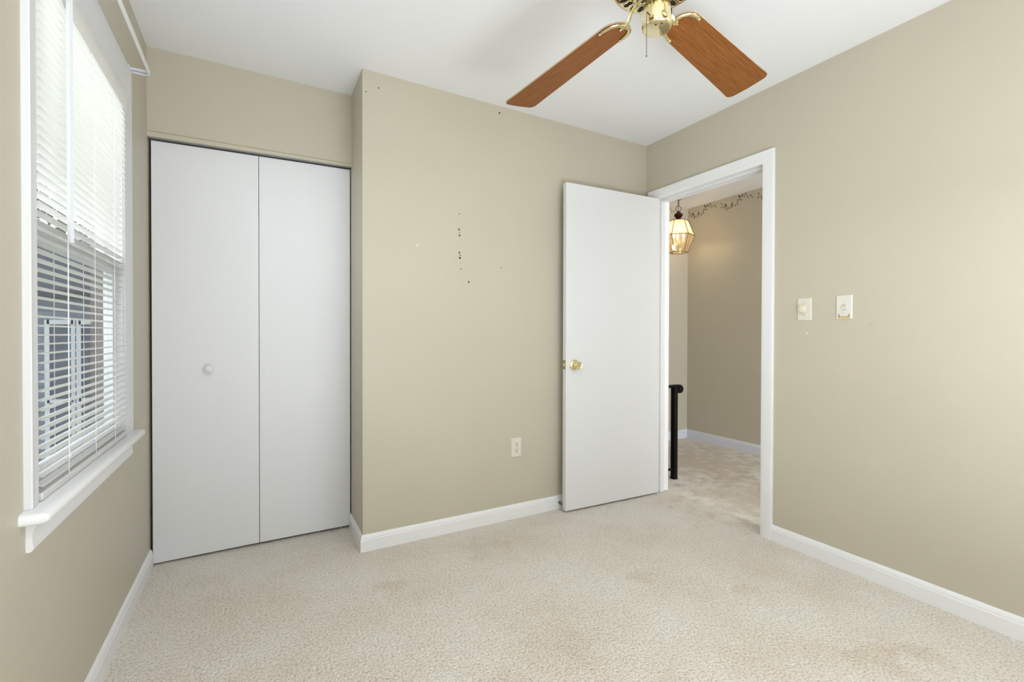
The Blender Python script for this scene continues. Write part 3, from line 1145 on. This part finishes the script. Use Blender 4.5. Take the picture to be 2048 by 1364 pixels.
# ------------------------------------------------------------------ hall: lantern, railing, stencils
LX, LY = 3.618, 3.1565
lan = thing('hanging_lantern', (LX, LY, H), 'lit six sided brass and glass lantern hanging on a chain in the hallway', 'lantern')
lc = Vector((LX, LY, 0))
b_ = MB()
b_.lathe([(.036, H), (.035, H - .008), (.022, H - .018), (.010, H - .026)], lc, n=32)
b_.build('canopy', m_brass_d, lan)
b_ = MB()
zz = H - .024
k = 0
while zz > 2.372:
    pts = []
    for j in range(14):
        a = 2 * PI * j / 14
        sx = .0075 * math.cos(a)
        hv = Vector((.874, -.486, 0)) if k % 2 else Vector((.486, .874, 0))
        pts.append(lc + hv * sx + Vector((0, 0, zz - .0145 + .0165 * math.sin(a))))
    b_.ring(pts, .0025, 6)
    zz -= .0265
    k += 1
pts = [lc + Vector((.874, -.486, 0)) * .026 * math.cos(2 * PI * j / 28) + Vector((0, 0, 2.334 + .026 * math.sin(2 * PI * j / 28))) for j in range(28)]
b_.ring(pts, .0030, 8)
b_.tube([lc + Vector((0, 0, H - .02)), lc + Vector((.003, .002, 2.39)), lc + Vector((0, 0, 2.30))], .0022, 6)
b_.build('chain', m_came, lan)
b_ = MB()
b_.lathe([(.006, 2.312), (.010, 2.306), (.016, 2.302), (.030, 2.288), (.046, 2.272), (.045, 2.266), (.030, 2.248), (.024, 2.234), (.024, 2.226), (.036, 2.218), (.060, 2.214)], lc, n=6)
b_.build('cap', m_bronze, lan, angle=20)
ZT, ZMID, ZL = 2.214, 2.066, 1.905
RT_, RMID, RL = .090, .150, .089
A0 = math.atan2(-LY, -LX) + math.radians(6.5)       # a flat panel turned toward the bedroom


def hexp(R_, z, k):
    a = A0 + PI / 6 + PI / 3 * k
    return lc + Vector((R_ * math.cos(a), R_ * math.sin(a), z))


came = MB()
for k in range(6):
    came.tube([hexp(RT_, ZT, k), hexp(RMID, ZMID, k)], .0034, 6)
    came.tube([hexp(RMID, ZMID, k), hexp(RL, ZL, k)], .0034, 6)
    for R_, z in ((RT_, ZT), (RMID, ZMID), (RL, ZL)):
        came.tube([hexp(R_, z, k), hexp(R_, z, k + 1)], .0034, 6)
came.prism([hexp(RT_, ZT, k) for k in range(6)], (0, 0, 1), .003)
came.build('frame', m_came, lan)
for k in range(6):
    g = MB()
    up_ = [hexp(RT_ - .002, ZT, k), hexp(RT_ - .002, ZT, k + 1), hexp(RMID - .002, ZMID, k + 1), hexp(RMID - .002, ZMID, k)]
    nn = (up_[1] - up_[0]).cross(up_[3] - up_[0]).normalized()
    if nn.dot(lc + Vector((0, 0, 2.1)) - up_[0]) < 0:
        nn = -nn
    g.prism(up_, nn, .0015)
    g.build('upper_pane', m_frost, lan, smooth=False)
    g = MB()
    lo_ = [hexp(RMID - .002, ZMID, k), hexp(RMID - .002, ZMID, k + 1), hexp(RL - .002, ZL, k + 1), hexp(RL - .002, ZL, k)]
    nn = (lo_[1] - lo_[0]).cross(lo_[3] - lo_[0]).normalized()
    if nn.dot(lc + Vector((0, 0, 2.0)) - lo_[0]) < 0:
        nn = -nn
    g.prism(lo_, nn, .0015)
    g.build('lower_pane', m_lglass, lan, smooth=False)
b_ = MB()
b_.lathe([(.004, 2.214), (.004, 2.03), (.014, 2.025), (.020, 2.010), (.012, 1.990), (.016, 1.975), (.022, 1.962), (.014, 1.945), (.005, 1.93), (.008, 1.922), (.003, 1.912)], lc, n=20)
for k in range(3):
    a = A0 + 2 * PI * k / 3 + PI
    dv = Vector((math.cos(a), math.sin(a), 0))
    b_.tube([lc + dv * .012 + Vector((0, 0, 1.985)), lc + dv * .032 + Vector((0, 0, 1.972)), lc + dv * .052 + Vector((0, 0, 1.982)), lc + dv * .054 + Vector((0, 0, 1.995))], .0035, 8)
    b_.lathe([(.014, 1.993), (.016, 1.998), (.010, 2.000)], lc + dv * .054, n=14)
b_.build('candle_cluster', m_brass, lan)
m_candle = simple('candle_sleeve', (0.85, 0.74, 0.50, 1), 0.5)
m_bulb = simple('lit_bulb', (1, 0.9, 0.7, 1), 0.3, emit=(1.0, 0.74, 0.40, 1), estr=3.0)
for k in range(3):
    a = A0 + 2 * PI * k / 3 + PI
    dv = Vector((math.cos(a), math.sin(a), 0)) * .054
    b_ = MB()
    b_.lathe([(.009, 1.999), (.009, 2.040)], lc + dv, n=14)
    cs = b_.build('candle_sleeve', m_candle, lan)
    b_ = MB()
    b_.lathe([(.007, 2.040), (.0115, 2.054), (.0125, 2.066), (.009, 2.084), (.004, 2.100), (.001, 2.108)], lc + dv, n=16)
    b_.build('bulb', m_bulb, cs)
ld = bpy.data.lights.new('lantern_glow', 'POINT')
ld.energy = 4.6
ld.color = (1.0, 0.88, 0.70)
ld.shadow_soft_size = .035
lo_b = bpy.data.objects.new('lantern_glow', ld)
lo_b.location = (LX, LY, 2.085)
COL.objects.link(lo_b)

PX, PY = 2.788, 2.462
rl = thing('stair_railing', (PX, PY, 0), 'black wrought iron stair railing with scrolled handrail end in the hallway', 'railing')
b_ = MB()
b_.box(PX - .0185, PX + .0185, PY - .0185, PY + .0185, 0.012, .700)
b_.build('post', m_black, rl, bevel=.002)
b_ = MB()
b_.lathe([(.032, 0), (.032, .004), (.026, .010), (.022, .020)], (PX, PY, 0), n=4)
b_.build('foot_flange', m_black, rl, bevel=.002)
b_ = MB()
sc = [(XH + .002, .7055), (PX - .02, .708), (PX + .03, .7085)]
path = [(x, PY, z) for x, z in sc]
for k in range(1, 13):
    a = PI / 2 - 2 * PI * .80 * k / 12
    rr = .0275 - .013 * k / 12
    path.append((PX + .052 + rr * math.cos(a), PY, .681 + rr * math.sin(a)))
b_.tube(path, .0115, 12, 1.7, up=(0, 1, 0))
b_.lathe([(.020, -.019), (.022, -.015), (.022, .015), (.020, .019)], (PX + .052, PY, .681), (0, 1, 0), 24)
b_.build('handrail', m_black, rl, angle=50)
b_ = MB()
b_.box(XH + .002, PX - .018, PY - .007, PY + .007, .068, .084)
b_.build('bottom_bar', m_black, rl, bevel=.001)
for x in (2.60, 2.69):
    b_ = MB()
    b_.box(x - .0065, x + .0065, PY - .0065, PY + .0065, .083, .700)
    b_.build('baluster', m_black, rl)


def stencil(wall, o, along, out):
    """one vine motif in flat paint: two arching stems with paired leaves"""
    o, al, ou = Vector(o), Vector(along), Vector(out)
    up = Vector((0, 0, 1))
    b_ = MB()

    def pt(u, v, h=.0008):
        return o + al * u + up * v + ou * h

    def leaf(u, v, ang, ln, wd):
        ca, sa = math.cos(ang), math.sin(ang)
        poly = []
        for k in range(10):
            t = 2 * PI * k / 10
            lx, ly = ln * .5 * (1 + math.cos(t)), wd * .8 * math.sin(t) * (.6 + .4 * math.sin(t / 2))
            poly.append(pt(u + lx * ca - ly * sa, v + lx * sa + ly * ca, .0002))
        b_.prism(poly, ou, .0006)

    def stem(pts):
        b_.tube([pt(*q, .0004) for q in pts], .0006, 5)
    stem([(.01, .006), (.05, -.022), (.11, -.030), (.17, -.018), (.205, .018)])
    stem([(.205, .018), (.225, .040), (.262, .042), (.30, .022), (.325, .005)])
    for u, v, a, ln, wd in [(.010, .010, 1.9, .026, .007), (.012, -.004, -2.3, .024, .006), (.030, -.010, -1.2, .030, .006), (.038, -.012, 1.2, .022, .006),
                            (.062, -.024, 1.9, .042, .011), (.070, -.028, -1.9, .030, .008), (.080, -.029, -.9, .028, .006), (.105, -.028, .9, .024, .006),
                            (.112, -.031, -.8, .022, .006), (.128, -.027, 1.8, .038, .009), (.150, -.023, -.8, .024, .006), (.172, -.016, -.6, .022, .006),
                            (.178, -.010, 1.4, .020, .006), (.198, .010, 2.6, .024, .006), (.203, .018, -.6, .030, .006), (.212, .028, 2.2, .040, .011),
                            (.222, .036, 1.1, .026, .009), (.246, .043, -1.3, .022, .005), (.268, .040, 1.9, .026, .008), (.285, .032, -1.9, .022, .006),
                            (.300, .022, .3, .030, .006), (.318, .010, -.5, .024, .005)]:
        leaf(u, v, a, ln, wd)
    return b_.build('vine_stencil', m_leaf, wall)


for k in range(3):
    stencil(wall_hall, (HX, 3.367 - .385 * k, 2.372), (0, -1, 0), (-1, 0, 0))
stencil(wall_hall_end, (3.487, HY, 2.360), (1, 0, 0), (0, -1, 0))

# ------------------------------------------------------------------ outside, seen between the slats
m_siding = simple('blue_grey_siding', (0.30, 0.34, 0.40, 1), 0.7)


def lap_mat(name, ca, cb, sc_, brick=False):
    mt, nt, b = new_mat(name)
    L = nt.links
    tc = nt.nodes.new('ShaderNodeTexCoord')
    if brick:
        mp = nt.nodes.new('ShaderNodeMapping')
        mp.inputs['Rotation'].default_value = (PI / 2, 0, 0)
        L.new(tc.outputs['Object'], mp.inputs[0])
        t = nt.nodes.new('ShaderNodeTexBrick')
        t.inputs['Scale'].default_value = sc_
        t.inputs['Color1'].default_value = ca
        t.inputs['Color2'].default_value = cb
        t.inputs['Mortar'].default_value = (0.13, 0.12, 0.115, 1)
        L.new(mp.outputs[0], t.inputs['Vector'])
        L.new(t.outputs['Color'], b.inputs['Base Color'])
    else:
        t = nt.nodes.new('ShaderNodeTexWave')
        t.bands_direction = 'Z'
        t.wave_profile = 'SAW'
        t.inputs['Scale'].default_value = sc_
        L.new(tc.outputs['Object'], t.inputs['Vector'])
        r = nt.nodes.new('ShaderNodeValToRGB')
        r.color_ramp.elements[0].color = ca
        r.color_ramp.elements[1].color = cb
        L.new(t.outputs['Fac'], r.inputs[0])
        L.new(r.outputs[0], b.inputs['Base Color'])
    b.inputs['Roughness'].default_value = 0.8
    return mt


m_siding = lap_mat('grey_blue_siding', (0.17, 0.185, 0.215, 1), (0.27, 0.288, 0.325, 1), 2.2)
m_brick = lap_mat('brown_brick', (0.10, 0.080, 0.072, 1), (0.14, 0.110, 0.098, 1), 4.5, True)
m_roof = simple('grey_shingle', (0.07, 0.07, 0.075, 1), 0.9, bump=.3, bscale=30)
m_grass = simple('lawn_green', (0.11, 0.16, 0.05, 1), 0.9, bump=.4, bscale=60)
m_foliage = simple('dull_foliage', (0.055, 0.085, 0.05, 1), 0.8)
m_bark = simple('grey_bark', (0.12, 0.09, 0.07, 1), 0.9, bump=.4, bscale=40)
m_pane = simple('dark_house_glass', (0.11, 0.125, 0.16, 1), 0.15, spec=0.25)

g = MB()
g.box(-30, -.75, -12, 40, -2.9, -2.8)
struct(g.build('ground', m_grass), 'lawn between the houses outside the window', 'lawn')
nh = thing('neighbor_house', (-2.6, 8.5, -2.8), 'grey blue sided house with white window frames, outside beyond the blind', 'house')
g = MB()
g.box(-5.2, -1.45, 7.0, 10.0, -2.8, 1.55)
g.build('wall', m_siding, nh)
g = MB()
g.hexa([(-5.5, 6.9, 1.50), (-5.5, 6.9, 1.58), (-5.5, 10.3, 1.50), (-5.5, 8.5, 2.4), (-1.45, 6.9, 1.50), (-1.45, 6.9, 1.58), (-1.45, 10.3, 1.50), (-1.45, 8.5, 2.4)])
g.build('roof', m_roof, nh)
for x0_ in (-2.04, -1.775):
    g = MB()
    for (a0, a1, b0, b1) in ((x0_ - .02, x0_ + .02, -.6, 1.25), (x0_ + .20, x0_ + .235, -.6, 1.25), (x0_, x0_ + .22, 1.20, 1.25), (x0_, x0_ + .22, -.6, -.55), (x0_, x0_ + .22, .32, .36)):
        g.box(a0, a1, 6.96, 7.0, b0, b1)
    wf = g.build('window_frame', m_vinyl, nh)
    g = MB()
    g.box(x0_, x0_ + .22, 6.985, 6.998, -.58, 1.22)
    g.build('window_pane', m_pane, wf)
ch = thing('brick_wing', (-1.35, 6.4, -2.8), 'brown brick wall end standing beside the sided house outside', 'building')
g = MB()
g.box(-1.435, -.9, 6.2, 6.8, -2.8, 2.05)
g.build('wall', m_brick, ch)
g = MB()
g.box(-1.445, -.88, 6.18, 6.84, 2.05, 2.12)
g.build('coping', m_roof, ch)
tr = thing('garden_tree', (-3.5, 12.6, -2.8), 'bare leaved tree rising behind the sided house outside', 'tree')
g = MB()
g.tube([(-3.5, 12.6, -2.8), (-3.45, 12.6, 0.5), (-3.5, 12.6, 2.6), (-3.4, 12.6, 4.2)], [.16, .13, .09, .03], 10)
for k in range(16):
    a = random.uniform(0, 2 * PI)
    z0_ = random.uniform(1.2, 3.6)
    ln = random.uniform(.5, 1.0)
    g.tube([(-3.48, 12.6, z0_), (-3.48 + ln * .5 * math.cos(a), 12.6 + ln * .5 * math.sin(a), z0_ + ln * .35), (-3.48 + ln * math.cos(a), 12.6 + ln * math.sin(a), z0_ + ln * .8)], [.035, .022, .008], 6)
g.build('trunk', m_bark, tr)
g = MB()
for k in range(700):
    a, b2 = random.uniform(0, 2 * PI), random.uniform(-1, 1)
    rr = random.uniform(.25, 1.15) ** .6
    p_ = Vector((-3.45 + rr * .95 * math.cos(a) * math.sqrt(1 - b2 * b2), 12.6 + rr * math.sin(a) * math.sqrt(1 - b2 * b2), 3.0 + 1.6 * rr * b2))
    u_ = Vector((random.uniform(-1, 1), random.uniform(-1, 1), random.uniform(-1, 1))).normalized()
    v_ = u_.orthogonal().normalized()
    s1, s2 = random.uniform(.06, .11), random.uniform(.025, .05)
    g.prism([p_ - u_ * s1, p_ + v_ * s2, p_ + u_ * s1, p_ - v_ * s2], u_.cross(v_), .004)
fo = g.build('foliage', m_foliage, tr, smooth=False)
